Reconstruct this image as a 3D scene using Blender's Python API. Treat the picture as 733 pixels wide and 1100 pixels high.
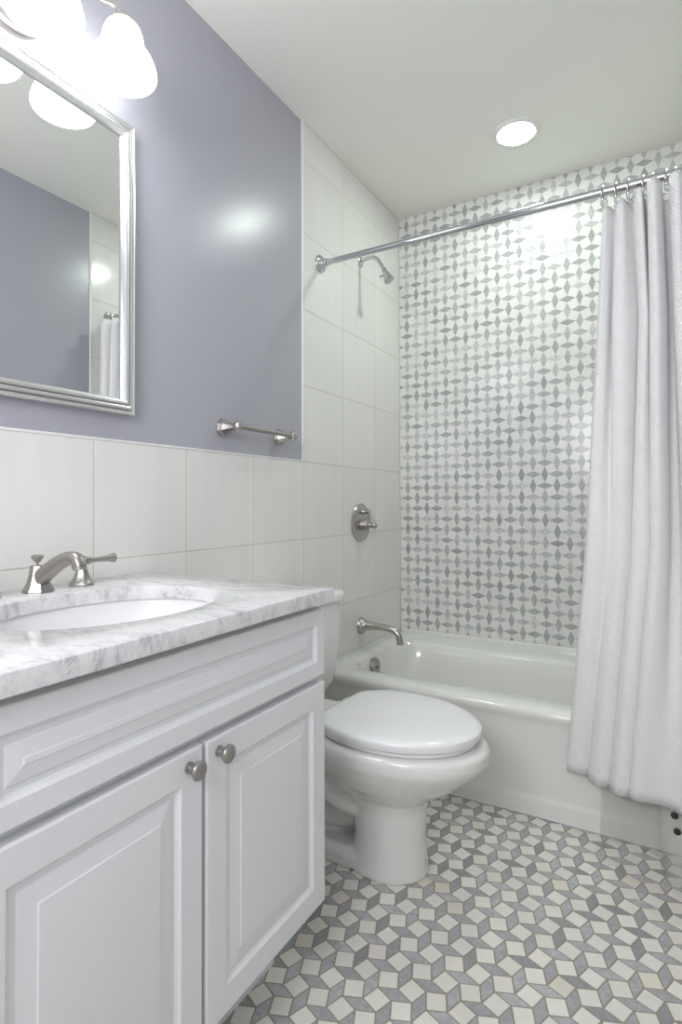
import bpy, bmesh, math, random
from mathutils import Vector, Matrix
random.seed(7)
for o in list(bpy.data.objects): bpy.data.objects.remove(o, do_unlink=True)
scene = bpy.context.scene
C = scene.collection
PI = math.pi

# ------------------------------------------------------------------ camera
CAM = Vector((1.2394, 0.0, 1.0452)); yaw, pitch, roll = .5337, .0212, -.0031
fw = Vector((-math.sin(yaw)*math.cos(pitch), math.cos(yaw)*math.cos(pitch), math.sin(pitch)))
rt = Vector((math.cos(yaw), math.sin(yaw), 0)); up = rt.cross(fw)
r2 = rt*math.cos(roll)+up*math.sin(roll); u2 = up*math.cos(roll)-rt*math.sin(roll)
cam_data = bpy.data.cameras.new('camera'); cam = bpy.data.objects.new('camera', cam_data); C.objects.link(cam)
cam.matrix_world = Matrix(((r2.x, u2.x, -fw.x, CAM.x), (r2.y, u2.y, -fw.y, CAM.y), (r2.z, u2.z, -fw.z, CAM.z), (0, 0, 0, 1)))
cam_data.sensor_fit = 'AUTO'; cam_data.sensor_width = 36.0
cam_data.lens = 610.22*36/1100
cam_data.shift_x = 9.0928/1100; cam_data.shift_y = -23.2363/1100
cam_data.clip_start = 0.02
scene.camera = cam
# ------------------------------------------------------------------ world / exposure
world = bpy.data.worlds.new('ambient_fill'); scene.world = world; world.use_nodes = True  # plain background added as soft fill through the front opening
world.node_tree.nodes['Background'].inputs[0].default_value = (0.95, 0.96, 1.0, 1)
world.node_tree.nodes['Background'].inputs[1].default_value = .5
scene.view_settings.view_transform = 'Standard'; scene.view_settings.look = 'None'
scene.view_settings.exposure = 0.97; scene.view_settings.gamma = 1.0
scene.view_settings.use_curve_mapping = False
SHADE_E = 4.5       # emission of the glass shades over the mirror
DOWN_E = 58.0       # emission of the ceiling downlight
# fill lamp added unseen behind the camera to brighten the room
fill_data = bpy.data.lights.new('fill_light', 'AREA'); fill_data.energy = 12; fill_data.shape = 'RECTANGLE'; fill_data.size = .8; fill_data.size_y = .7
fill_data.color = (.97, .97, 1.0)
fill_ob = bpy.data.objects.new('fill_light', fill_data); C.objects.link(fill_ob)
fill_ob.location = (.85, -.60, 1.70); fill_ob.rotation_euler = (PI/2+math.radians(6), 0, 0)

# ------------------------------------------------------------------ materials
def mat(name, col, rough=.5, metal=0, spec=.5, coat=0):
    m = bpy.data.materials.new(name); m.use_nodes = True
    b = m.node_tree.nodes['Principled BSDF']
    b.inputs['Base Color'].default_value = (*col, 1); b.inputs['Roughness'].default_value = rough
    b.inputs['Metallic'].default_value = metal; b.inputs['Specular IOR Level'].default_value = spec
    b.inputs['Coat Weight'].default_value = coat
    return m
def N(m, t, **k):
    n = m.node_tree.nodes.new(t)
    for a, v in k.items(): setattr(n, a, v)
    return n
def L(m, a, b): m.node_tree.links.new(a, b)
def bsdf(m): return m.node_tree.nodes['Principled BSDF']
def add_bump(m, scale, strength, dist=.001, coord='Object', detail=2):
    tc = N(m, 'ShaderNodeTexCoord'); n = N(m, 'ShaderNodeTexNoise'); n.inputs['Scale'].default_value = scale
    n.inputs['Detail'].default_value = detail
    b = N(m, 'ShaderNodeBump'); b.inputs['Strength'].default_value = strength; b.inputs['Distance'].default_value = dist
    L(m, tc.outputs[coord], n.inputs['Vector']); L(m, n.outputs['Fac'], b.inputs['Height']); L(m, b.outputs['Normal'], bsdf(m).inputs['Normal'])

def tinted(name, rough, vein=(0.0, 5), vein_col=(.3, .31, .34), stretch=(1, 1, 1), bump=0):
    """stone tile: colour from the tile's own tint attribute, plus procedural veins"""
    m = mat(name, (.7, .7, .7), rough)
    at = N(m, 'ShaderNodeAttribute', attribute_name='tint')
    tc = N(m, 'ShaderNodeTexCoord'); mp = N(m, 'ShaderNodeMapping'); mp.inputs['Scale'].default_value = stretch
    n = N(m, 'ShaderNodeTexNoise'); n.inputs['Scale'].default_value = vein[1]; n.inputs['Detail'].default_value = 6
    n.inputs['Distortion'].default_value = 1.2
    cr = N(m, 'ShaderNodeValToRGB'); cr.color_ramp.elements[0].position = .35; cr.color_ramp.elements[1].position = .7
    ml = N(m, 'ShaderNodeMath', operation='MULTIPLY'); ml.inputs[1].default_value = vein[0]
    mx = N(m, 'ShaderNodeMixRGB'); mx.inputs[2].default_value = (*vein_col, 1)
    L(m, tc.outputs['Object'], mp.inputs['Vector']); L(m, mp.outputs['Vector'], n.inputs['Vector'])
    L(m, n.outputs['Fac'], cr.inputs['Fac']); L(m, cr.outputs['Color'], ml.inputs[0]); L(m, ml.outputs[0], mx.inputs[0])
    L(m, at.outputs['Color'], mx.inputs[1]); L(m, mx.outputs[0], bsdf(m).inputs['Base Color'])
    if bump:
        b = N(m, 'ShaderNodeBump'); b.inputs['Strength'].default_value = bump; b.inputs['Distance'].default_value = .0006
        L(m, n.outputs['Fac'], b.inputs['Height']); L(m, b.outputs['Normal'], bsdf(m).inputs['Normal'])
    return m

M = {}
M['paint'] = mat('lavender_paint', (.425, .425, .475), .275, spec=.36); add_bump(M['paint'], 70, .3, .001)
M['ceiling'] = mat('ceiling_paint', (.84, .84, .785), .6); add_bump(M['ceiling'], 60, .06, .0008)
M['grout'] = mat('grout_wall', (.54, .52, .43), .8)
M['grout_floor'] = mat('grout_floor', (.33, .30, .235), .85)
M['grout_mosaic'] = mat('grout_mosaic', (.66, .66, .63), .7)
M['limestone'] = tinted('limestone_tile', .16, (.16, 3.5), (.66, .65, .60), (1, 5, .5), .05)
M['white_marble'] = tinted('white_marble_tile', .19, (.12, 14), (.55, .55, .55), (1, 1, 1), .05)
M['grey_marble'] = tinted('grey_marble_tile', .19, (.5, 45), (.24, .25, .26), (1, 1, 1), .05)
M['floor_white'] = tinted('floor_white_marble', .3, (.12, 14), (.5, .47, .4), (1, 1, 1), .1)
M['floor_grey'] = tinted('floor_grey_marble', .3, (.55, 55), (.24, .245, .265), (1, 1, 1), .1)
M['trim'] = mat('white_edge_trim', (.86, .86, .86), .35)
M['cabinet'] = mat('white_thermofoil', (.80, .81, .825), .32, spec=.35)
M['dark'] = mat('shadow_gap', (.25, .24, .22), .8)
M['porcelain'] = mat('white_porcelain', (.80, .795, .775), .07, spec=.5, coat=.5)
M['sink'] = mat('sink_china', (.80, .80, .80), .3, spec=.35)
M['seat'] = mat('seat_plastic', (.86, .865, .87), .12, spec=.5)
M['tub'] = mat('tub_enamel', (.79, .795, .76), .07, coat=.4)
M['nickel'] = mat('brushed_nickel', (.40, .38, .36), .36, 1)
M['nickel_shiny'] = mat('polished_nickel', (.50, .475, .45), .2, 1)
M['chrome'] = mat('chrome', (.56, .57, .59), .07, 1)
M['mirror'] = mat('mirror_glass', (.92, .94, .93), .0, 1)
M['silver'] = mat('silver_frame', (.78, .78, .78), .25, .85)
M['black'] = mat('black_magnet', (.02, .02, .02), .4)
M['white_plastic'] = mat('white_plastic', (.8, .8, .78), .4)
M['anchor'] = mat('anchor_plastic', (.55, .5, .3), .6)

def emissive(name, col, e, base=(.9, .9, .9)):
    m = mat(name, base, .3); b = bsdf(m)
    b.inputs['Emission Color'].default_value = (*col, 1); b.inputs['Emission Strength'].default_value = e
    return m
M['shade_glass'] = emissive('lit_frosted_glass', (.96, .97, 1.0), SHADE_E)
M['downlight'] = emissive('lit_diffuser', (.90, 1.0, .92), DOWN_E)

def marble():
    m = mat('carrara_marble', (.8, .8, .8), .14, spec=.5)
    tc = N(m, 'ShaderNodeTexCoord'); mp = N(m, 'ShaderNodeMapping'); mp.inputs['Rotation'].default_value = (0, 0, .65)
    mp.inputs['Scale'].default_value = (1.0, 2.3, 1.2)
    L(m, tc.outputs['Object'], mp.inputs['Vector'])
    def layer(scale, det, dist, p0, p1):
        n = N(m, 'ShaderNodeTexNoise'); n.inputs['Scale'].default_value = scale; n.inputs['Detail'].default_value = det
        n.inputs['Distortion'].default_value = dist; n.inputs['Roughness'].default_value = .62
        s = N(m, 'ShaderNodeMath', operation='SUBTRACT'); s.inputs[1].default_value = .5
        a = N(m, 'ShaderNodeMath', operation='ABSOLUTE')
        r = N(m, 'ShaderNodeMapRange'); r.inputs[1].default_value = p0; r.inputs[2].default_value = p1
        r.inputs[3].default_value = 1; r.inputs[4].default_value = 0
        L(m, mp.outputs['Vector'], n.inputs['Vector']); L(m, n.outputs['Fac'], s.inputs[0]); L(m, s.outputs[0], a.inputs[0]); L(m, a.outputs[0], r.inputs[0])
        return r.outputs[0]
    v1 = layer(11, 9, 1.0, .0, .06); v2 = layer(30, 9, .8, 0, .07)
    n3 = N(m, 'ShaderNodeTexNoise'); n3.inputs['Scale'].default_value = 16; n3.inputs['Detail'].default_value = 7
    L(m, mp.outputs['Vector'], n3.inputs['Vector'])
    r3 = N(m, 'ShaderNodeMapRange'); r3.inputs[1].default_value = .42; r3.inputs[2].default_value = .68
    L(m, n3.outputs['Fac'], r3.inputs[0])
    a = N(m, 'ShaderNodeMath', operation='MULTIPLY'); v1s = N(m, 'ShaderNodeMath', operation='MULTIPLY'); v1s.inputs[1].default_value = .6; L(m, v1, v1s.inputs[0]); L(m, v1s.outputs[0], a.inputs[0]); L(m, r3.outputs[0], a.inputs[1])
    b = N(m, 'ShaderNodeMath', operation='MULTIPLY_ADD'); L(m, v2, b.inputs[0]); b.inputs[1].default_value = .14; L(m, a.outputs[0], b.inputs[2])
    c = N(m, 'ShaderNodeMath', operation='MULTIPLY_ADD'); L(m, r3.outputs[0], c.inputs[0]); c.inputs[1].default_value = .16; L(m, b.outputs[0], c.inputs[2]); c.use_clamp = True
    mx = N(m, 'ShaderNodeMixRGB'); mx.inputs[1].default_value = (.77, .77, .77, 1); mx.inputs[2].default_value = (.30, .305, .335, 1)
    L(m, c.outputs[0], mx.inputs[0]); L(m, mx.outputs[0], bsdf(m).inputs['Base Color'])
    return m
M['marble'] = marble()

def curtain_mat():
    m = mat('waffle_cotton', (.93, .925, .925), .85, spec=.1)
    uv = N(m, 'ShaderNodeUVMap', uv_map='UVMap'); sep = N(m, 'ShaderNodeSeparateXYZ'); L(m, uv.outputs['UV'], sep.inputs[0])
    def wave(fx, fy):
        a = N(m, 'ShaderNodeMath', operation='MULTIPLY'); a.inputs[1].default_value = fx; L(m, sep.outputs[0], a.inputs[0])
        b = N(m, 'ShaderNodeMath', operation='MULTIPLY_ADD'); b.inputs[1].default_value = fy; L(m, sep.outputs[1], b.inputs[0]); L(m, a.outputs[0], b.inputs[2])
        s = N(m, 'ShaderNodeMath', operation='SINE'); L(m, b.outputs[0], s.inputs[0]); return s.outputs[0]
    k = 2*PI/.0100
    w1 = wave(k, k*.75); w2 = wave(k, -k*.75)
    mul = N(m, 'ShaderNodeMath', operation='MULTIPLY'); w2s = N(m, 'ShaderNodeMath', operation='MULTIPLY_ADD'); w2s.inputs[1].default_value = .45; w2s.inputs[2].default_value = .8; L(m, w2, w2s.inputs[0]); L(m, w1, mul.inputs[0]); L(m, w2s.outputs[0], mul.inputs[1])
    bp = N(m, 'ShaderNodeBump'); bp.inputs['Strength'].default_value = .38; bp.inputs['Distance'].default_value = .003
    L(m, mul.outputs[0], bp.inputs['Height']); L(m, bp.outputs['Normal'], bsdf(m).inputs['Normal'])
    # thin cloth: lets a little light through
    tr = N(m, 'ShaderNodeBsdfTranslucent'); tr.inputs['Color'].default_value = (.85, .84, .80, 1)
    mix = N(m, 'ShaderNodeMixShader'); mix.inputs[0].default_value = .08
    out = m.node_tree.nodes['Material Output']
    L(m, bsdf(m).outputs[0], mix.inputs[1]); L(m, tr.outputs[0], mix.inputs[2]); L(m, mix.outputs[0], out.inputs[0])
    return m
M['curtain'] = curtain_mat()
def liner_mat():
    m = mat('clear_vinyl', (.75, .75, .72), .12)
    tp = N(m, 'ShaderNodeBsdfTransparent'); tp.inputs['Color'].default_value = (.93, .93, .91, 1)
    mix = N(m, 'ShaderNodeMixShader'); mix.inputs[0].default_value = .30
    out = m.node_tree.nodes['Material Output']
    L(m, tp.outputs[0], mix.inputs[1]); L(m, bsdf(m).outputs[0], mix.inputs[2]); L(m, mix.outputs[0], out.inputs[0])
    tc = N(m, 'ShaderNodeTexCoord'); n = N(m, 'ShaderNodeTexNoise'); n.inputs['Scale'].default_value = 14
    b = N(m, 'ShaderNodeBump'); b.inputs['Strength'].default_value = .5; b.inputs['Distance'].default_value = .01
    L(m, tc.outputs['Object'], n.inputs['Vector']); L(m, n.outputs['Fac'], b.inputs['Height']); L(m, b.outputs['Normal'], bsdf(m).inputs['Normal'])
    return m
M['liner'] = liner_mat()
def bead_mat():
    m = mat('clear_acrylic', (.9, .92, .92), .05); bsdf(m).inputs['Transmission Weight'].default_value = .8
    return m
M['bead'] = bead_mat()

# ------------------------------------------------------------------ helpers
def obj(name, bm, m, parent=None, smooth=45, mods=None):
    """link a bmesh (world coordinates) as one mesh object, optionally under a parent"""
    me = bpy.data.meshes.new(name)
    off = Vector((0, 0, 0)); p = parent
    while p is not None: off += p.location; p = p.parent
    if not any(b is bm for b in KEEP): bmesh.ops.recalc_face_normals(bm, faces=bm.faces)
    if parent is None and name not in SETTING:
        # put a top-level mesh's origin at its base centre
        xs = [v.co for v in bm.verts]
        c = Vector(((min(v.x for v in xs)+max(v.x for v in xs))/2, (min(v.y for v in xs)+max(v.y for v in xs))/2, min(v.z for v in xs)))
        for v in bm.verts: v.co -= c
    else:
        c = Vector((0, 0, 0))
        for v in bm.verts: v.co -= off
    bm.to_mesh(me); bm.free()
    for mm in (m if isinstance(m, (list, tuple)) else [m]): me.materials.append(mm)
    if smooth:
        for f in me.polygons: f.use_smooth = True
        me.set_sharp_from_angle(angle=math.radians(smooth))
    o = bpy.data.objects.new(name, me); C.objects.link(o)
    if parent is not None: o.parent = parent
    else: o.location = c
    return o
KEEP = []
SETTING = {'wall_left', 'wall_back', 'wall_right', 'wall_front', 'floor', 'ceiling'}
def struct(name, bm, m, parent=None, smooth=0):
    o = obj(name, bm, m, parent, smooth)
    if parent is None: o['kind'] = 'structure'
    return o
def thing(name, label, cat, loc, group=None):
    o = bpy.data.objects.new(name, None); C.objects.link(o); o.location = loc; o.empty_display_size = .05
    return tag(o, label, cat, group)
def tag(o, label, cat, group=None):
    o['label'] = label; o['category'] = cat
    if group: o['group'] = group
    return o
def box(bm, x0, x1, y0, y1, z0, z1, bev=0, seg=2):
    r = bmesh.ops.create_cube(bm, size=1)
    for v in r['verts']:
        v.co = Vector(((x0+x1)/2+v.co.x*(x1-x0), (y0+y1)/2+v.co.y*(y1-y0), (z0+z1)/2+v.co.z*(z1-z0)))
    if bev:
        es = list({e for v in r['verts'] for e in v.link_edges})
        bmesh.ops.bevel(bm, geom=es, offset=bev, segments=seg, affect='EDGES', profile=.5)
    return bm
def rings_loft(bm, rings, close0=True, close1=True, cyc=True):
    vs = [[bm.verts.new(p) for p in r] for r in rings]
    n = len(vs[0])
    for a, b in zip(vs, vs[1:]):
        for i in range(n if cyc else n-1):
            j = (i+1) % n
            bm.faces.new((a[i], a[j], b[j], b[i]))
    if close0: bm.faces.new(list(reversed(vs[0])))
    if close1: bm.faces.new(vs[-1])
    return vs
def frame_of(d):
    d = Vector(d).normalized(); a = Vector((0, 0, 1)) if abs(d.z) < .9 else Vector((1, 0, 0))
    u = d.cross(a).normalized(); v = d.cross(u).normalized(); return u, v
def lathe(bm, origin, axis, prof, n=32, close0=True, close1=True, sq=None):
    """profile [(distance along axis, radius)]"""
    o = Vector(origin); d = Vector(axis).normalized(); u, v = frame_of(d)
    rings = []
    for t, r in prof:
        rings.append([o+d*t+(u*math.cos(2*PI*k/n+(sq or 0))+v*math.sin(2*PI*k/n+(sq or 0)))*max(r, 1e-4) for k in range(n)])
    rings_loft(bm, rings, close0, close1); return bm
def catmull(pts, sub=8):
    P = [Vector(p) for p in pts]; P = [P[0]*2-P[1]]+P+[P[-1]*2-P[-2]]; out = []
    for i in range(1, len(P)-2):
        for k in range(sub):
            t = k/sub; a, b, c, d = P[i-1:i+3]
            out.append(.5*((2*b)+(c-a)*t+(2*a-5*b+4*c-d)*t*t+(3*b-a-3*c+d)*t**3))
    out.append(P[-2]); return out
def tube(bm, pts, rad, n=16, sub=8, rads=None):
    path = catmull(pts, sub)
    m = len(path); rings = []
    prev = None
    for i, p in enumerate(path):
        t = (path[min(i+1, m-1)]-path[max(i-1, 0)]).normalized()
        if prev is None: u, v = frame_of(t)
        else:
            u = (prev-t*prev.dot(t)).normalized(); v = t.cross(u)
        prev = u
        if rads:
            f = i/(m-1)*(len(rads)-1); k = min(int(f), len(rads)-2); r = rads[k]+(rads[k+1]-rads[k])*(f-k)
        else: r = rad
        rings.append([p+(u*math.cos(2*PI*k/n)+v*math.sin(2*PI*k/n))*r for k in range(n)])
    rings_loft(bm, rings); return bm
def sphere(bm, c, r, seg=20, sc=(1, 1, 1)):
    q = bmesh.ops.create_uvsphere(bm, u_segments=seg, v_segments=seg//2, radius=r)
    for v in q['verts']: v.co = Vector((v.co.x*sc[0], v.co.y*sc[1], v.co.z*sc[2]))+Vector(c)
def BM(): return bmesh.new()

# ---- tile fields (flat tiles on a grout bed, one mesh per surface)
def clip_poly(P, lo, hi):
    for ax in (0, 1):
        for s, lim in ((1, lo[ax]), (-1, hi[ax])):
            out = []
            for i in range(len(P)):
                a, b = P[i], P[(i+1) % len(P)]
                da, db = s*(a[ax]-lim), s*(b[ax]-lim)
                if da >= 0: out.append(a)
                if (da >= 0) != (db >= 0):
                    t = da/(da-db); out.append((a[0]+(b[0]-a[0])*t, a[1]+(b[1]-a[1])*t))
            P = out
            if len(P) < 3: return []
    return P
def area(P): return sum(P[i][0]*P[(i+1) % len(P)][1]-P[(i+1) % len(P)][0]*P[i][1] for i in range(len(P)))/2
def inset(P, d):
    if area(P) < 0: P = P[::-1]
    Q = [P[0]]
    for p in P[1:]:
        if math.hypot(p[0]-Q[-1][0], p[1]-Q[-1][1]) > 1e-5: Q.append(p)
    if math.hypot(Q[0][0]-Q[-1][0], Q[0][1]-Q[-1][1]) < 1e-5: Q.pop()
    P = Q; n = len(P)
    if n < 3: return []
    lines = []
    for i in range(n):
        a, b = P[i], P[(i+1) % n]; dx, dy = b[0]-a[0], b[1]-a[1]; l = math.hypot(dx, dy)
        nx, ny = -dy/l, dx/l; lines.append((a[0]+nx*d, a[1]+ny*d, dx/l, dy/l))
    out = P
    for (px, py, dx, dy) in lines:      # half-plane clipping: robust for slivers
        new = []
        for i in range(len(out)):
            a, b = out[i], out[(i+1) % len(out)]
            da = dx*(a[1]-py)-dy*(a[0]-px); db = dx*(b[1]-py)-dy*(b[0]-px)
            if da >= -1e-9: new.append(a)
            if (da >= -1e-9) != (db >= -1e-9):
                t = da/(da-db); new.append((a[0]+(b[0]-a[0])*t, a[1]+(b[1]-a[1])*t))
        out = new
        if len(out) < 3: return []
    if abs(area(out)) < 2e-6: return []
    return out
class Field:
    def __init__(self, to3, thick): self.bm = BM(); self.lay = self.bm.loops.layers.float_color.new('tint'); self.to3 = to3; self.th = thick
    def tile(self, P, col, mi, gap, tilt=0, bev=.0006):
        P = inset(P, gap/2)
        if not P: return
        T = inset(P, bev)
        if not T or len(T) != len(P): T = P
        cx = sum(p[0] for p in P)/len(P); cy = sum(p[1] for p in P)/len(P)
        tx, ty = random.gauss(0, tilt), random.gauss(0, tilt)
        base = [self.bm.verts.new(self.to3(p[0], p[1], 0)) for p in P]
        top = [self.bm.verts.new(self.to3(p[0], p[1], self.th+tx*(p[0]-cx)+ty*(p[1]-cy))) for p in T]
        fs = [self.bm.faces.new(top)]
        for i in range(len(P)):
            j = (i+1) % len(P)
            fs.append(self.bm.faces.new((base[i], base[j], top[j], top[i])))
        for f in fs:
            f.material_index = mi
            for l in f.loops: l[self.lay] = (*col, 1)
    def bed(self, lo, hi, depth):
        """solid grout bed behind the tiles"""
        a = [self.to3(u, v, .0002) for u, v in ((lo[0], lo[1]), (hi[0], lo[1]), (hi[0], hi[1]), (lo[0], hi[1]))]
        b = [self.to3(u, v, -depth) for u, v in ((lo[0], lo[1]), (hi[0], lo[1]), (hi[0], hi[1]), (lo[0], hi[1]))]
        rings_loft(self.bm, [b, a])
def mosaic(F, lo, hi, u0, v0, pu, pv, ratio, gap, whites, greys, tilt):
    k = ratio/(1+ratio)                     # short half / pitch
    i0, i1 = int((lo[0]-u0)/pu)-2, int((hi[0]-u0)/pu)+2; j0, j1 = int((lo[1]-v0)/pv)-2, int((hi[1]-v0)/pv)+2
    S = lambda P: [(u0+a*pu, v0+b*pv) for a, b in P]
    for i in range(i0, i1):
        for j in range(j0, j1):
            even = (i+j) % 2 == 0           # even: upright rhombus
            b, a = k, 1-k
            R = [(i-b, j), (i, j-a), (i+b, j), (i, j+a)] if even else [(i-a, j), (i, j-b), (i+a, j), (i, j+b)]
            P = clip_poly(S(R), lo, hi)
            if P: F.tile(P, greys(), 2, gap, tilt)
            if even: Q = [(i+b, j), (i+1, j+b), (i+1-b, j+1), (i, j+1-b)]
            else: Q = [(i+1-b, j), (i+1, j+1-b), (i+b, j+1), (i, j+b)]
            P = clip_poly(S(Q), lo, hi)
            if P: F.tile(P, whites(), 1, gap, tilt)

# ------------------------------------------------------------------ room dimensions
XR, YB, YJ, YF, H, ZJ, TW, TH = 1.358, 2.81, 1.875, -.55, 2.574, 1.2054, .3178, .305
def grey_wall():
    g = random.choice([.42, .45, .48, .52, .57, .64]) * random.uniform(.92, 1.08); return (g*.99, g, g*1.0)
def white_wall():
    g = random.uniform(.74, .80); return (g, g*1.0, g*.97)
def grey_floor():
    g = random.choice([.36, .46, .50, .54, .58]) * random.uniform(.93, 1.07); return (g*.985, g*.99, g*1.02)
def white_floor():
    g = random.uniform(.80, .88)
    if random.random() < .05: return (g*.95, g*.90, g*.80)
    return (g, g*.975, g*.91)

# floor
F = Field(lambda u, v, d: Vector((u, v, d-.001)), .001)
F.bed((0, YF), (XR, 2.0), .05)
mosaic(F, (0, YF), (XR, 2.0), .835, 1.41, .0550, .0574, .40, .0030, white_floor, grey_floor, .004)
KEEP.append(F.bm)
struct('floor', F.bm, [M['grout_floor'], M['floor_white'], M['floor_grey']])
# back wall
F = Field(lambda u, v, d: Vector((u, YB-d, v)), .0008)
F.bed((0, .0), (XR, H), .08)
mosaic(F, (.004, .352), (XR, H), .0455, .688, .0535, .0541, .42, .0010, white_wall, grey_wall, .004)
KEEP.append(F.bm)
struct('wall_back', F.bm, [M['grout_mosaic'], M['white_marble'], M['grey_marble']])
# side walls
def side_wall(name, x, s, YJ=YJ):
    bm = BM(); xp = x-s*.006
    box(bm, min(xp, xp-s*.09), max(xp, xp-s*.09), YF, YB+.08, 0, H)
    w = struct(name, bm, M['paint'])
    F = Field(lambda u, v, d: Vector((x-s*.0008+s*d, u, v)), .0008)
    def cream():
        g = random.uniform(.79, .83); return (g, g*.995, g*.96)
    F.bed((YF, 0), (YB, ZJ), .0052)
    F.bed((YJ, ZJ), (YB, H), .0052)
    for i in range(-9, 4):
        for j in range(-4, 6):
            y0, z0 = YJ+i*TW, ZJ+j*TH
            lo, hi = (YF, 0), ((YJ if j >= 0 else YB), H)
            if j >= 0 and i < 0: continue
            P = clip_poly([(y0, z0), (y0+TW, z0), (y0+TW, z0+TH), (y0, z0+TH)], (YF, 0), (YB-.001, H-.001))
            if P: F.tile(P, cream(), 1, .0025, .0008, .0008)
    KEEP.append(F.bm)
    obj('wall_tiling', F.bm, [M['grout'], M['limestone']], w, 0)
    bm = BM(); e0, e1 = min(x-s*.006, x+s*.0012), max(x-s*.006, x+s*.0012)
    box(bm, e0, e1, YJ-.008, YJ+.0005, ZJ, H, .0015)
    box(bm, e0, e1, YF, YJ, ZJ-.0005, ZJ+.006, .0015)
    obj('edge_trim', bm, M['trim'], w)
    return w
side_wall('wall_left', 0, 1)
side_wall('wall_right', XR, -1, YJ+.016)
# ceiling
bm = BM(); box(bm, -.1, XR+.1, YF-.1, YB+.08, H, H+.1); struct('ceiling', bm, M['ceiling'])
# unseen front wall; its doorway opening is added to let fill light in
bm = BM()
box(bm, -.1, .40, YF-.1, YF, 0, H); box(bm, 1.30, XR+.1, YF-.1, YF, 0, H); box(bm, .40, 1.30, YF-.1, YF, 2.1, H)
struct('wall_front', bm, M['paint'])
bm = BM()
for a, b, c, d in ((.34, .40, 0, 2.16), (1.30, 1.36, 0, 2.16), (.40, 1.30, 2.1, 2.16)):
    box(bm, a, b, YF, YF+.018, c, d, .003)
o = obj('trim_1', bm, M['trim']); o['kind'] = 'structure'

# ------------------------------------------------------------------ bathtub
def rrect(x0, x1, y0, y1, r, n=16, z=0):
    pts = []
    for cx, cy, a0 in ((x1-r, y1-r, 0), (x0+r, y1-r, PI/2), (x0+r, y0+r, PI), (x1-r, y0+r, 3*PI/2)):
        for k in range(n):
            a = a0+PI/2*k/(n-1); pts.append(Vector((cx+r*math.cos(a), cy+r*math.sin(a), z)))
    return pts
TF = 1.988
t = thing('bathtub', 'white alcove bathtub with rounded front rim against the mosaic wall', 'bathtub', (XR/2, 2.4, 0))
bm = BM()
X0, X1, Y1 = .002, XR-.002, YB-.004
outer = [(0, 0), (0, .048), (.0025, .056), (.006, .064), (.0075, .074), (.009, .270), (.008, .300), (.003, .316), (-.002, .327), (-.002, .338), (.004, .349), (.016, .357), (.032, .360)]
rings = [rrect(X0, X1, TF+dy, Y1, .004, z=z) for dy, z in outer]
inner = [(.058, 1.305, 2.072, 2.632, .16, .3605), (.064, 1.298, 2.080, 2.624, .155, .357), (.071, 1.290, 2.088, 2.615, .15, .345),
         (.085, 1.270, 2.098, 2.600, .15, .28), (.105, 1.220, 2.110, 2.585, .15, .18), (.130, 1.17, 2.125, 2.57, .15, .10), (.165, 1.12, 2.155, 2.54, .14, .07), (.23, 1.04, 2.21, 2.49, .11, .062)]
rings.append(rrect(X0+.02, X1-.02, TF+.05, Y1-.02, .01, z=.3615))
rings += [rrect(a, b, c, d, r, z=z) for a, b, c, d, r, z in inner]
rings_loft(bm, rings)
obj('tub_body', bm, M['tub'], t, 40)
# raised lip where the tub meets the tile
bm = BM(); box(bm, .002, .010, 2.03, Y1, .355, .372, .003); box(bm, .01, X1, Y1-.012, Y1, .355, .378, .004)
obj('tile_flange', bm, M['tub'], t)
bm = BM(); box(bm, .002, XR-.002, TF-.005, TF+.001, 0, .004, .001); obj('caulk_line', bm, M['trim'], t)
# overflow plate on the drain end
bm = BM()
ax = Vector((1, 0, .12)).normalized()
lathe(bm, (.070, 2.322, .302), ax, [(0, .034), (.020, .039), (.026, .037), (.028, .030), (.029, .001)], 32)
lathe(bm, (.097, 2.322, .305), ax, [(0, .010), (.008, .010), (.010, .006), (.0105, .001)], 16)
o = obj('overflow_plate', bm, M['nickel'], t); o['label'] = 'brushed nickel overflow plate'

# ------------------------------------------------------------------ toilet
TY = 1.550
t = thing('toilet', 'white two-piece toilet with closed lid between vanity and bathtub', 'toilet', (.1, TY, 0)); toilet_root = t
def egg(xb, xf, xc, hw, z, nb=2.5, nf=1.93, n=64, clampb=None):
    pts = []
    for k in range(n):
        a = 2*PI*k/n; c, s = math.cos(a), math.sin(a)
        e = nf if c > 0 else nb
        x = (abs(c)**(2/e))*(xf-xc if c > 0 else xb-xc)
        y = hw*math.copysign(abs(s)**(2/e), s)
        x = xc+x
        if clampb is not None and x < clampb: x = clampb
        pts.append(Vector((x, TY+y, z)))
    return pts
bm = BM()
# bowl + front column
secs = [(.40, .647, .53, .102, 0.0), (.42, .643, .53, .098, .03), (.435, .638, .53, .094, .10), (.42, .641, .53, .095, .18), (.38, .652, .52, .104, .212),
        (.33, .690, .52, .130, .238), (.28, .742, .52, .163, .272), (.25, .785, .52, .187, .310), (.24, .812, .53, .198, .336), (.24, .821, .53, .203, .350), (.24, .823, .53, .204, .374), (.243, .819, .53, .201, .382), (.26, .805, .53, .190, .388)]
rings_loft(bm, [egg(a, b, c, d, e) for a, b, c, d, e in secs])
# floor flange running to the wall
rings_loft(bm, [egg(.10, .56, .35, .098, 0, 4, 3), egg(.10, .56, .35, .098, .035, 4, 3), egg(.11, .55, .35, .085, .055, 4, 3)])
# trapway hump and its ridge
tube(bm, [(.50, TY, .20), (.38, TY, .12), (.28, TY, .11), (.20, TY, .20), (.17, TY, .32)], .07, 20, rads=[.06, .058, .055, .06, .07])
for s in (-1, 1):
    tube(bm, [(.30, TY+s*.10, .33), (.33, TY+s*.095, .24), (.40, TY+s*.09, .19), (.46, TY+s*.07, .17)], .03, 16, rads=[.03, .027, .027, .025])
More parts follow.
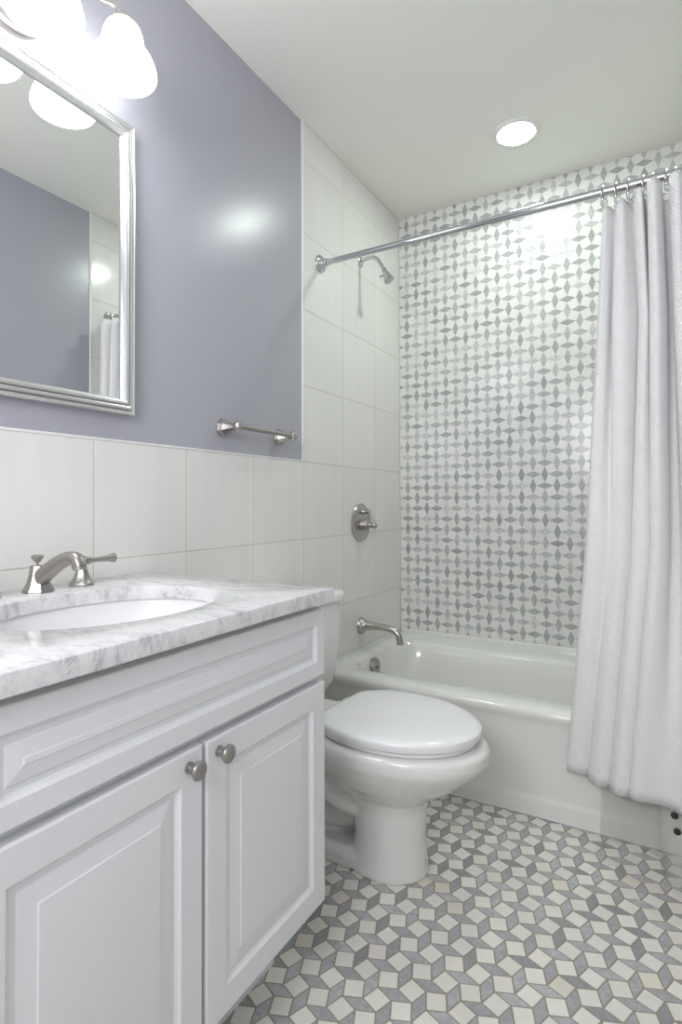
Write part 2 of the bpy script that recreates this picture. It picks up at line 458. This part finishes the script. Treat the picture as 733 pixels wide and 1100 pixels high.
# rear deck
box(bm, .03, .36, TY-.115, TY+.115, .30, .388, .02, 3)
box(bm, .10, .24, TY-.07, TY+.07, .02, .32, .03, 3)
o = obj('bowl', bm, M['porcelain'], t, 60)
rm = o.modifiers.new('blend', 'REMESH'); rm.mode = 'VOXEL'; rm.voxel_size = .005; rm.use_smooth_shade = True
sm = o.modifiers.new('smooth', 'SMOOTH'); sm.factor = .6; sm.iterations = 7
# seat and lid
bm = BM()
rings_loft(bm, [egg(.34, .780, .55, .178, .388, clampb=.372), egg(.33, .785, .55, .182, .391, clampb=.37), egg(.33, .785, .55, .182, .400, clampb=.37), egg(.34, .780, .55, .178, .403, clampb=.372)])
obj('seat', bm, M['seat'], t)
bm = BM()
lid = [(.350, .782, .182, .4035, .368), (.336, .796, .195, .4065, .360), (.332, .800, .199, .420, .358), (.334, .799, .198, .427, .359), (.342, .792, .192, .432, .363), (.36, .775, .176, .4345, .375), (.40, .70, .12, .4365, .41), (.50, .60, .04, .437, .50)]
rings_loft(bm, [egg(a, b, .55, h, z, clampb=c) for a, b, h, z, c in lid])
for s in (-1, 1): box(bm, .325, .372, TY+s*.075-.018, TY+s*.075+.018, .392, .414, .007, 3)
obj('lid', bm, M['seat'], t)
# tank
bm = BM()
rings_loft(bm, [rrect(.06, .19, TY-.15, TY+.15, .04, z=.384), rrect(.04, .205, TY-.185, TY+.185, .05, z=.395), rrect(.03, .218, TY-.208, TY+.208, .05, z=.43),
                rrect(.025, .226, TY-.219, TY+.219, .05, z=.50), rrect(.02, .230, TY-.225, TY+.225, .048, z=.60), rrect(.02, .232, TY-.228, TY+.228, .048, z=.70)])
obj('tank', bm, M['porcelain'], t)
bm = BM()
rings_loft(bm, [rrect(.02, .234, TY-.23, TY+.23, .05, z=.699), rrect(.015, .244, TY-.240, TY+.240, .056, z=.706), rrect(.014, .246, TY-.242, TY+.242, .057, z=.722),
                rrect(.018, .241, TY-.237, TY+.237, .053, z=.733), rrect(.03, .228, TY-.225, TY+.225, .045, z=.738), rrect(.08, .18, TY-.17, TY+.17, .03, z=.740)])
obj('tank_lid', bm, M['porcelain'], t)

toilet_root.rotation_euler.z = math.radians(-3.6)      # set slightly askew, as in the photo

# ------------------------------------------------------------------ vanity
VY0, VY1, FX = .332, 1.089, .575
t = thing('vanity_cabinet', 'white raised-panel vanity cabinet with two doors under the marble top', 'cabinet', (.28, (VY0+VY1)/2, 0))
bm = BM()
box(bm, .003, .553, VY0, VY0+.016, .165, .8265, .0008); box(bm, .003, .553, VY1-.016, VY1, .165, .8265, .0008)
box(bm, .003, .553, VY0+.016, VY1-.016, .165, .183); box(bm, .003, .012, VY0+.016, VY1-.016, .183, .60)
box(bm, .535, .553, VY0+.016, VY1-.016, .183, .8265)
box(bm, .003, .455, VY0+.002, VY1-.03, 0, .166)
obj('carcass', bm, M['cabinet'], t)
def panel_front(bm, y0, y1, z0, z1, xb, xf, st, sl=.028, dep=.0075):
    R = lambda i, x: [Vector((x, y, z)) for y, z in ((y0+i, z0+i), (y1-i, z0+i), (y1-i, z1-i), (y0+i, z1-i))]
    rings_loft(bm, [R(0, xb), R(0, xf-.003), R(.001, xf-.001), R(.003, xf), R(st-.002, xf), R(st+.002, xf-dep*.6), R(st+.006, xf-dep), R(st+.014, xf-dep), R(st+.016, xf-dep+.0025), R(st+.014+sl, xf-.0022), R(st+.0155+sl, xf-.0008), R(st+.018+sl, xf-.0006)])
def knob(y, z, parent):
    bm = BM()
    lathe(bm, (FX, y, z), (1, 0, 0), [(0, .0095), (.003, .0095), (.0045, .0065), (.012, .0055), (.016, .009), (.019, .0145), (.0225, .0158), (.0255, .0145), (.0275, .0115), (.0285, .006), (.0287, .0008)], 28)
    o = obj('knob', bm, M['nickel'], parent); o['label'] = 'round brushed nickel knob'
bm = BM(); panel_front(bm, VY0, VY1-.001, .664, .8105, .5535, FX, .034, .020); obj('drawer_front', bm, M['cabinet'], t, 8)
YM = .7075
bm = BM(); panel_front(bm, VY0, YM-.0045, .168, .648, .5535, FX, .050, .024); d = obj('door', bm, M['cabinet'], t, 8); knob(.671, .623, d)
bm = BM(); panel_front(bm, YM+.0045, VY1-.001, .168, .648, .5535, FX, .050, .024); d = obj('door', bm, M['cabinet'], t, 8); knob(.741, .623, d)
# countertop with undermount sink
CX0, CX1, CY0, CY1, CZ0, CZ1 = .0015, .5965, .322, 1.094, .827, .8555
SX, SY, SA, SB = .325, .708, .180, .238
def rect_ring(x0, x1, y0, y1, z, n=96):
    pts = []
    for k in range(n):
        a = 2*PI*k/n; c, s = math.cos(a)*SA, math.sin(a)*SB
        tx = ((x1-SX)/c if c > 0 else (x0-SX)/c) if abs(c) > 1e-9 else 1e9
        ty = ((y1-SY)/s if s > 0 else (y0-SY)/s) if abs(s) > 1e-9 else 1e9
        f = min(tx, ty); pts.append(Vector((SX+c*f, SY+s*f, z)))
    # snap nearest to exact corners
    for cx in (x0, x1):
        for cy in (y0, y1):
            i = min(range(n), key=lambda i: (pts[i]-Vector((cx, cy, z))).length); pts[i] = Vector((cx, cy, z))
    return pts
def ell(a, b, z, n=96): return [Vector((SX+a*math.cos(2*PI*k/n), SY+b*math.sin(2*PI*k/n), z)) for k in range(n)]
bm = BM()
e = .0025
rr = [ell(SA, SB, CZ0), rect_ring(CX0, CX1, CY0, CY1, CZ0), rect_ring(CX0, CX1, CY0, CY1, CZ1-e), rect_ring(CX0+.3*e, CX1-.3*e, CY0+.3*e, CY1-.3*e, CZ1-.3*e), rect_ring(CX0+e, CX1-e, CY0+e, CY1-e, CZ1),
      ell(SA+e, SB+e, CZ1), ell(SA+.3*e, SB+.3*e, CZ1-.3*e), ell(SA, SB, CZ1-e), ell(SA, SB, CZ0)]
rings_loft(bm, rr, False, False); bmesh.ops.remove_doubles(bm, verts=bm.verts, dist=1e-6)
o = obj('countertop', bm, M['marble'], None, 50); tag(o, 'white and grey veined marble countertop with an oval sink cutout', 'countertop')
bm = BM()
rr = [ell(SA+.022, SB+.022, .8265), ell(SA+.006, SB+.006, .8265), ell(SA+.003, SB+.003, .815), ell(SA-.003, SB-.005, .78), ell(SA-.025, SB-.035, .73), ell(SA-.07, SB-.10, .70), ell(.02, .02, .692), ell(.02, .02, .688),
      ell(SA-.06, SB-.09, .69), ell(SA-.012, SB-.02, .725), ell(SA+.008, SB+.006, .78), ell(SA+.022, SB+.022, .818), ell(SA+.022, SB+.022, .8265)]
rings_loft(bm, rr, False, False); bmesh.ops.remove_doubles(bm, verts=bm.verts, dist=1e-6)
o = obj('sink', bm, M['sink'], None, 60); tag(o, 'white oval undermount sink set in the marble countertop', 'sink')

# faucet
t = thing('faucet', 'brushed nickel sink faucet with spout and separate lever handles behind the basin', 'faucet', (.075, .73, CZ1))
def bell(bm, x, y, z, prof, n=8):
    lathe(bm, (x, y, z), (0, 0, 1), prof, n, sq=PI/8)
bm = BM()
bell(bm, .075, .73, CZ1, [(0, .032), (.004, .032), (.009, .029), (.020, .0235), (.036, .0190), (.050, .0170), (.057, .0160), (.0575, .001)], 8)
rr = []
path = catmull([(.076, .73, .880), (.105, .73, .898), (.140, .73, .918), (.172, .73, .931), (.193, .73, .9345), (.208, .73, .929), (.213, .73, .916)], 6)
for i, p in enumerate(path):
    tg = (path[min(i+1, len(path)-1)]-path[max(i-1, 0)]).normalized(); v = Vector((0, 1, 0)); w = tg.cross(v)
    f = i/(len(path)-1); ra = .0185-.0065*min(1, f*1.4)+(.0015 if f > .9 else 0); rb = .0155-.0030*f
    rr.append([p+v*rb*math.copysign(abs(math.cos(2*PI*k/24))**.75, math.cos(2*PI*k/24))+w*ra*math.copysign(abs(math.sin(2*PI*k/24))**.75, math.sin(2*PI*k/24)) for k in range(24)])
rings_loft(bm, rr)
obj('spout', bm, M['nickel'], t, 35)
bm = BM(); lathe(bm, (.2125, .73, .917), (.15, 0, -1), [(0, .0125), (.006, .0125), (.007, .0105), (.0072, .001)], 20); obj('aerator', bm, M['nickel'], t)
bm = BM(); lathe(bm, (.071, .73, .902), (0, 0, 1), [(0, .003), (.016, .003), (.018, .007), (.021, .0075), (.026, .0125), (.030, .0125), (.0325, .009), (.033, .001)], 20); obj('lift_rod', bm, M['nickel'], t)
for y, s in ((.838, 1), (.622, -1)):
    bm = BM(); bell(bm, .070, y, CZ1, [(0, .0285), (.004, .0285), (.006, .026), (.018, .019), (.038, .0115), (.044, .011), (.0445, .001)], 8)
    sphere(bm, (.070, y, .911), .0145, 20, (1, 1, .95))
    hd = obj('handle', bm, M['nickel'], t, 35)
    bm = BM()
    lathe(bm, (.072, y+s*.010, .911), (.10, s, .03), [(0, .0085), (.008, .009), (.011, .006), (.030, .0058), (.052, .0068), (.064, .0095), (.070, .0115), (.073, .011), (.0745, .0005)], 20)
    obj('lever', bm, M['nickel'], hd)

# ------------------------------------------------------------------ mirror
t = thing('wall_mirror', 'rectangular mirror in a ridged silver frame on the lavender wall', 'mirror', (.0, .71, 1.277)); mirror_root = t
MY0, MY1, MZ0, MZ1 = .395, 1.028, 1.277, 2.052
R = lambda i, x: [Vector((x, y, z)) for y, z in ((MY0+i, MZ0+i), (MY1-i, MZ0+i), (MY1-i, MZ1-i), (MY0+i, MZ1-i))]
bm = BM()
prof = [(0, -.0055), (0, .022), (.002, .0245), (.006, .0255), (.009, .0235), (.0105, .0175), (.012, .0235), (.015, .0285), (.018, .0295), (.0205, .0285), (.022, .0205), (.0235, .0265), (.026, .0305), (.030, .0315), (.034, .0300), (.037, .0240), (.039, .0170), (.040, .0145)]
rings_loft(bm, [R(i, x) for i, x in prof], True, False)
obj('frame', bm, M['silver'], t, 14)
bm = BM(); rings_loft(bm, [R(.036, .008), R(.036, .015)]); obj('glass', bm, M['mirror'], t, 0)
mirror_root.rotation_euler.y = math.radians(-.2)        # hangs a touch out of true

# ------------------------------------------------------------------ vanity light over the mirror
t = thing('vanity_light', 'brushed nickel wall light with lit white bell glass shades above mirror', 'wall light', (.0, .70, 2.17))
bm = BM(); lathe(bm, (-.006, .70, 2.172), (1, 0, 0), [(0, .083), (.010, .083), (.014, .079), (.018, .072), (.026, .070), (.032, .062), (.040, .035), (.045, .02), (.050, .012), (.051, .001)], 48)
obj('wall_plate', bm, M['nickel'], t)
for y in (.90, .70, .50):
    s = (y-.70)/.2
    bm = BM()
    if abs(s) > .1: tube(bm, [(.040, .70+s*.01, 2.18), (.060, .70+s*.06, 2.215), (.085, .70+s*.145, 2.243), (.108, .70+s*.188, 2.240), (.1265, .70+s*.2, 2.212)], .0055, 14)
    else: tube(bm, [(.040, .70, 2.18), (.07, .70, 2.235), (.105, .70, 2.243), (.1265, .70, 2.212)], .0055, 14)
    a = obj('arm', bm, M['nickel_shiny'], t)
    bm = BM(); lathe(bm, (.1265, y, 2.222), (0, 0, -1), [(0, .006), (.003, .012), (.010, .019), (.018, .026), (.030, .028), (.032, .026), (.0325, .001)], 24)
    obj('socket_cup', bm, M['nickel_shiny'], a)
    bm = BM()
    rings = [(2.200, .020), (2.194, .031), (2.183, .040), (2.168, .0455), (2.152, .048), (2.140, .0500), (2.128, .0575), (2.114, .0675), (2.098, .0745), (2.084, .0780), (2.074, .0785), (2.070, .0765), (2.072, .073), (2.09, .071), (2.12, .056), (2.15, .042), (2.18, .034)]
    rings_loft(bm, [[Vector((.1265+r*math.cos(2*PI*k/40), y+r*math.sin(2*PI*k/40), z)) for k in range(40)] for z, r in rings])
    g = obj('glass_shade', bm, M['shade_glass'], t); g['label'] = 'lit white bell glass shade'

# ------------------------------------------------------------------ towel bar
t = thing('towel_bar', 'short brushed nickel towel bar mounted low on the lavender wall', 'towel bar', (-.006, 1.555, 1.288))
for y in (1.402, 1.709):
    bm = BM()
    lathe(bm, (-.006, y, 1.288), (1, 0, 0), [(0, .030), (.004, .0315), (.008, .031), (.022, .0235), (.040, .0150), (.050, .0105), (.055, .009)], 8, sq=PI/8)
    sphere(bm, (.062, y, 1.288), .0175)
    obj('post', bm, M['nickel_shiny'], t, 35)
bm = BM(); lathe(bm, (.062, 1.402, 1.288), (0, 1, 0), [(0, .0088), (.307, .0088)], 20); obj('bar', bm, M['nickel'], t)

# wall anchor left in the paint
bm = BM(); lathe(bm, (-.006, 1.527, 1.748), (1, 0, 0), [(0, .0045), (.0015, .0045), (.002, .002), (.0005, .0015)], 12)
box(bm, -.006, -.0035, 1.524, 1.530, 1.737, 1.745, .001)
tag(obj('wall_anchor', bm, M['anchor']), 'tiny yellowish wall anchor left in the bare lavender wall', 'wall anchor')

# ------------------------------------------------------------------ shower fittings
t = thing('shower_valve', 'round brushed nickel shower valve plate with lever on white tile', 'shower valve', (.0, 2.35, .95))
bm = BM(); lathe(bm, (.0005, 2.35, .951), (1, 0, 0), [(0, .088), (.005, .089), (.009, .086), (.010, .081), (.0085, .077), (.0095, .070), (.0135, .062), (.0145, .001)], 56)
obj('escutcheon', bm, M['nickel_shiny'], t, 20)
bm = BM(); lathe(bm, (.012, 2.347, .940), (1, 0, 0), [(0, .026), (.010, .026), (.022, .022), (.026, .0225), (.032, .020), (.036, .013), (.050, .011), (.058, .010)], 28); sphere(bm, (.078, 2.343, .938), .0135)
tube(bm, [(.06, 2.345, .939), (.070, 2.344, .9385), (.078, 2.343, .938)], .0085, 14)
hd = obj('handle', bm, M['nickel'], t)
bm = BM(); tube(bm, [(.078, 2.343, .938), (.068, 2.345, .965), (.055, 2.347, .990), (.050, 2.348, 1.000)], .0055, 12, rads=[.008, .0055, .005, .006]); obj('lever', bm, M['nickel'], hd)
bm = BM(); lathe(bm, (.012, 2.349, 1.002), (1, 0, 0), [(0, .013), (.008, .013), (.013, .010), (.026, .008), (.030, .010), (.038, .0105), (.042, .008), (.0425, .001)], 20); obj('diverter_knob', bm, M['nickel'], t)

t = thing('tub_spout', 'brushed nickel tub spout curving from the tile over the bathtub', 'tub spout', (.0, 2.354, .472))
bm = BM(); tube(bm, [(.0005, 2.354, .472), (.012, 2.354, .473), (.03, 2.354, .475), (.07, 2.354, .476), (.12, 2.354, .475), (.160, 2.354, .469), (.186, 2.354, .452), (.196, 2.354, .424), (.197, 2.354, .414)], .013, 28, 8, rads=[.040, .037, .024, .0175, .0158, .015, .0148, .0145, .0145])
obj('spout', bm, M['nickel_shiny'], t)
bm = BM(); lathe(bm, (.197, 2.354, .416), (0, 0, -1), [(0, .0165), (.008, .0165), (.009, .013), (.0095, .001)], 24); obj('spout_tip', bm, M['nickel_shiny'], t)

t = thing('wall_shower', 'small chrome shower head on a bent wall arm below the curtain rod', 'shower head', (.0, 2.36, 2.183))
bm = BM(); lathe(bm, (.0005, 2.36, 2.183), (1, 0, 0), [(0, .026), (.003, .026), (.006, .022), (.009, .014), (.010, .011)], 28); obj('flange', bm, M['chrome'], t)
bm = BM(); tube(bm, [(.002, 2.36, 2.183), (.035, 2.36, 2.190), (.065, 2.36, 2.189), (.092, 2.36, 2.172), (.112, 2.36, 2.140), (.124, 2.36, 2.118)], .0088, 18); obj('arm', bm, M['chrome'], t)
bm = BM(); ax = Vector((.45, 0, -.9)).normalized(); p = Vector((.122, 2.36, 2.122))
lathe(bm, p, ax, [(0, .012), (.008, .012), (.010, .009), (.015, .009), (.018, .013), (.024, .0145), (.034, .0155), (.050, .021), (.060, .0245), (.067, .0245), (.069, .021), (.0695, .001)], 28)
tube(bm, [p+ax*.028, p+ax*.028+Vector((-.02, -.012, -.012))], .0035, 10, 2)
sphere(bm, p+ax*.028+Vector((-.022, -.013, -.013)), .006)
obj('shower_head', bm, M['chrome'], t)

# curtain rod
RZ, RY = 2.041, 2.0
t = thing('curtain_rod', 'straight chrome shower curtain rod spanning the tub alcove', 'curtain rod', (XR/2, RY, RZ))
bm = BM(); lathe(bm, (.01, RY, RZ), (1, 0, 0), [(0, .0122), (XR*.52, .0122), (XR*.5201, .0135), (XR-.02, .0135)], 28); obj('rod', bm, M['chrome'], t)
for x, s in ((.0012, 1), (XR-.0012, -1)):
    bm = BM(); lathe(bm, (x, RY, RZ), (s, 0, 0), [(0, .036), (.004, .036), (.007, .033), (.008, .027), (.013, .026), (.015, .021), (.022, .020), (.024, .017), (.034, .0165), (.035, .0125)], 36)
    obj('flange', bm, M['chrome'], t)

# rings
ring_x = [1.071, 1.109, 1.144, 1.185, 1.210, 1.246, 1.270, 1.298, 1.322]
names = ['nearest the bare rod at the curtain edge', 'second from the outer curtain edge', 'third from the outer curtain edge', 'fourth from the outer curtain edge',
         'fifth from the outer curtain edge', 'sixth from the outer curtain edge', 'seventh from the outer curtain edge', 'second from the right end wall', 'closest to the right end wall']
proto = None
for i, x in enumerate(ring_x):
    lab = 'chrome curtain ring on the rod, '+names[i]
    if proto is None:
        r = thing('curtain_ring', lab, 'curtain ring', (x, RY, RZ), 'chrome rings carrying the shower curtain')
        bm = BM()
        pts = []
        for k in range(0, 26):
            a = PI*.62-2*PI*k/26*.93; pts.append((x+.003*math.sin(a), RY+.0215*math.cos(a), RZ-.0065+.0235*math.sin(a)))
        tube(bm, pts, .0026, 8, 2)
        tube(bm, [(x, RY-.019, RZ-.018), (x, RY-.018, RZ-.030), (x, RY-.012, RZ-.044), (x, RY-.004, RZ-.046)], .0018, 8, 4)
        obj('hoop', bm, M['nickel_shiny'], r)
        bm = BM(); sphere(bm, (x+.006, RY-.020, RZ-.046), .0115, 10); h = obj('bead', bm, M['bead'], r, 5)
        proto = r
    else:
        r = proto.copy(); C.objects.link(r); r.location = (x, RY, RZ); r['label'] = lab
        for ch in list(proto.children):
            c = ch.copy(); C.objects.link(c); c.parent = r

# curtain: pleated cloth, hanging outside the tub
# control curves: per height a plan polyline (x, y), ridges towards the room alternate with valleys
CT = [
 (2.000, [(1.072, 1.992), (1.082, 1.972), (1.094, 1.985), (1.108, 2.000), (1.112, 1.975), (1.130, 1.962), (1.148, 1.992), (1.160, 2.000), (1.163, 1.955), (1.182, 1.940), (1.190, 1.985), (1.205, 2.000), (1.198, 1.930), (1.216, 1.905), (1.234, 1.940), (1.238, 2.000), (1.258, 2.000), (1.255, 1.930), (1.275, 1.900), (1.295, 1.935), (1.300, 1.995), (1.322, 1.995), (1.330, 1.935), (1.348, 1.950), (1.350, 1.985)]),
 (1.600, [(1.052, 1.985), (1.062, 1.955), (1.082, 1.960), (1.092, 1.990), (1.100, 1.955), (1.128, 1.940), (1.158, 1.965), (1.172, 1.985), (1.172, 1.945), (1.192, 1.925), (1.205, 1.965), (1.212, 1.990), (1.200, 1.925), (1.222, 1.895), (1.244, 1.930), (1.246, 1.985), (1.264, 1.985), (1.262, 1.920), (1.282, 1.895), (1.300, 1.930), (1.306, 1.985), (1.326, 1.985), (1.334, 1.930), (1.350, 1.945), (1.350, 1.98)]),
 (.900, [(1.010, 1.975), (1.022, 1.945), (1.050, 1.935), (1.078, 1.945), (1.095, 1.935), (1.118, 1.925), (1.142, 1.945), (1.148, 1.975), (1.142, 1.940), (1.160, 1.915), (1.190, 1.925), (1.200, 1.975), (1.192, 1.930), (1.210, 1.900), (1.236, 1.920), (1.246, 1.960), (1.268, 1.965), (1.280, 1.925), (1.296, 1.900), (1.314, 1.925), (1.318, 1.970), (1.334, 1.975), (1.342, 1.930), (1.352, 1.945), (1.350, 1.97)]),
 (.175, [(.946, 1.977), (.962, 1.972), (.990, 1.970), (1.010, 1.972), (1.012, 1.950), (1.038, 1.922), (1.072, 1.928), (1.078, 1.960), (1.073, 1.925), (1.096, 1.888), (1.128, 1.896), (1.134, 1.940), (1.128, 1.900), (1.150, 1.880), (1.190, 1.886), (1.225, 1.884), (1.250, 1.866), (1.282, 1.842), (1.306, 1.846), (1.324, 1.880), (1.328, 1.930), (1.336, 1.940), (1.342, 1.900), (1.346, 1.910), (1.350, 1.940)]),
]
def cloth(CT, z0, z1, nz, sub, ztop=None):
    bm = BM(); uvl = bm.loops.layers.uv.new('UVMap'); rows = []
    for j in range(nz+1):
        z = z0+(z1-z0)*j/nz
        pl = interp(CT, z)
        path = catmull([(a[0], a[1], 0) for a in pl], sub)
        rows.append((z, path))
    # arc-length coordinate taken from the middle row
    mid = rows[nz//2][1]; s = [0]
    for a, b in zip(mid, mid[1:]): s.append(s[-1]+(b-a).length)
    V = [[bm.verts.new((p.x, p.y, z+(ztop(p, z) if ztop else 0))) for p in path] for z, path in rows]
    for j in range(nz):
        for i in range(len(mid)-1):
            f = bm.faces.new((V[j][i], V[j][i+1], V[j+1][i+1], V[j+1][i]))
            for l, (ii, jj) in zip(f.loops, ((i, j), (i+1, j), (i+1, j+1), (i, j+1))):
                l[uvl].uv = (s[ii], rows[jj][0])
    KEEP.append(bm)
    return bm
CT2 = [(z, [(x, y) for x, y in pl]) for z, pl in CT]
def interp(T, z):
    for (z0, a), (z1, b) in zip(T, T[1:]):
        if z1 <= z <= z0:
            f = (z0-z)/(z0-z1)
            return [(p[0]+(q[0]-p[0])*f, p[1]+(q[1]-p[1])*f) for p, q in zip(a, b)]
    return T[-1][1] if z < T[-1][0] else T[0][1]
bm = cloth(CT2, 2.0, .178, 60, 6, lambda p, z: -max(0, p.y-1.93)*.4*max(0, (z-1.7)/.3))
o = obj('shower_curtain', bm, M['curtain'], None, 180)
sd = o.modifiers.new('thick', 'SOLIDIFY'); sd.thickness = .0022; sd.offset = 0
tag(o, 'white waffle-weave shower curtain gathered at the right end of the rod', 'shower curtain')

# clear liner behind the curtain, reaching the floor
LT = [
 (2.000, [(1.075, 2.018), (1.12, 2.026), (1.16, 2.018), (1.20, 2.026), (1.236, 2.018), (1.244, 2.026), (1.28, 2.024), (1.344, 2.022)]),
 (.380, [(1.056, 1.982), (1.09, 1.983), (1.14, 1.981), (1.19, 1.983), (1.236, 1.980), (1.244, 1.982), (1.28, 1.981), (1.344, 1.982)]),
 (.200, [(1.048, 1.980), (1.09, 1.978), (1.14, 1.980), (1.180, 1.975), (1.205, 1.965), (1.214, 1.940), (1.26, 1.930), (1.344, 1.960)]),
 (.160, [(1.046, 1.976), (1.09, 1.970), (1.14, 1.976), (1.180, 1.965), (1.204, 1.945), (1.214, 1.880), (1.26, 1.860), (1.344, 1.885)]),
 (.004, [(1.042, 1.970), (1.09, 1.955), (1.14, 1.968), (1.180, 1.950), (1.202, 1.925), (1.214, 1.850), (1.24, 1.800), (1.344, 1.815)]),
]
bm = cloth(LT, 1.99, .004, 40, 8)
t = obj('shower_liner', bm, M['liner'], None, 180)
tag(t, 'clear plastic shower liner hanging to the floor below the curtain hem', 'shower liner')
for x, y, z in ((1.249, 1.846, .136), (1.243, 1.864, .170)):
    bm = BM(); lathe(bm, (x, y, z), (0, -1, 0), [(0, .0095), (.003, .0095), (.004, .007), (.0045, .001)], 18)
    m_ = obj('magnet', bm, M['black'], t); m_['label'] = 'small round black liner magnet'

# ------------------------------------------------------------------ ceiling downlight
t = thing('ceiling_downlight', 'round white recessed ceiling light, lit, over the bathtub', 'ceiling light', (.718, 2.385, H))
bm = BM(); cx, cy = .718, 2.385
prof = [(H, .094), (H-.004, .093), (H-.008, .088), (H-.010, .080), (H-.008, .0745), (H-.0045, .073)]
rings_loft(bm, [[Vector((cx+r*math.cos(2*PI*k/56), cy+r*math.sin(2*PI*k/56), z)) for k in range(56)] for z, r in prof], False, False)
obj('trim_ring', bm, M['white_plastic'], t)
bm = BM()
rings_loft(bm, [[Vector((cx+r*math.cos(2*PI*k/56), cy+r*math.sin(2*PI*k/56), z)) for k in range(56)] for z, r in ((H-.002, .0735), (H-.006, .0735), (H-.009, .065), (H-.010, .03))])
g = obj('diffuser', bm, M['downlight'], t); g['label'] = 'lit round diffuser'
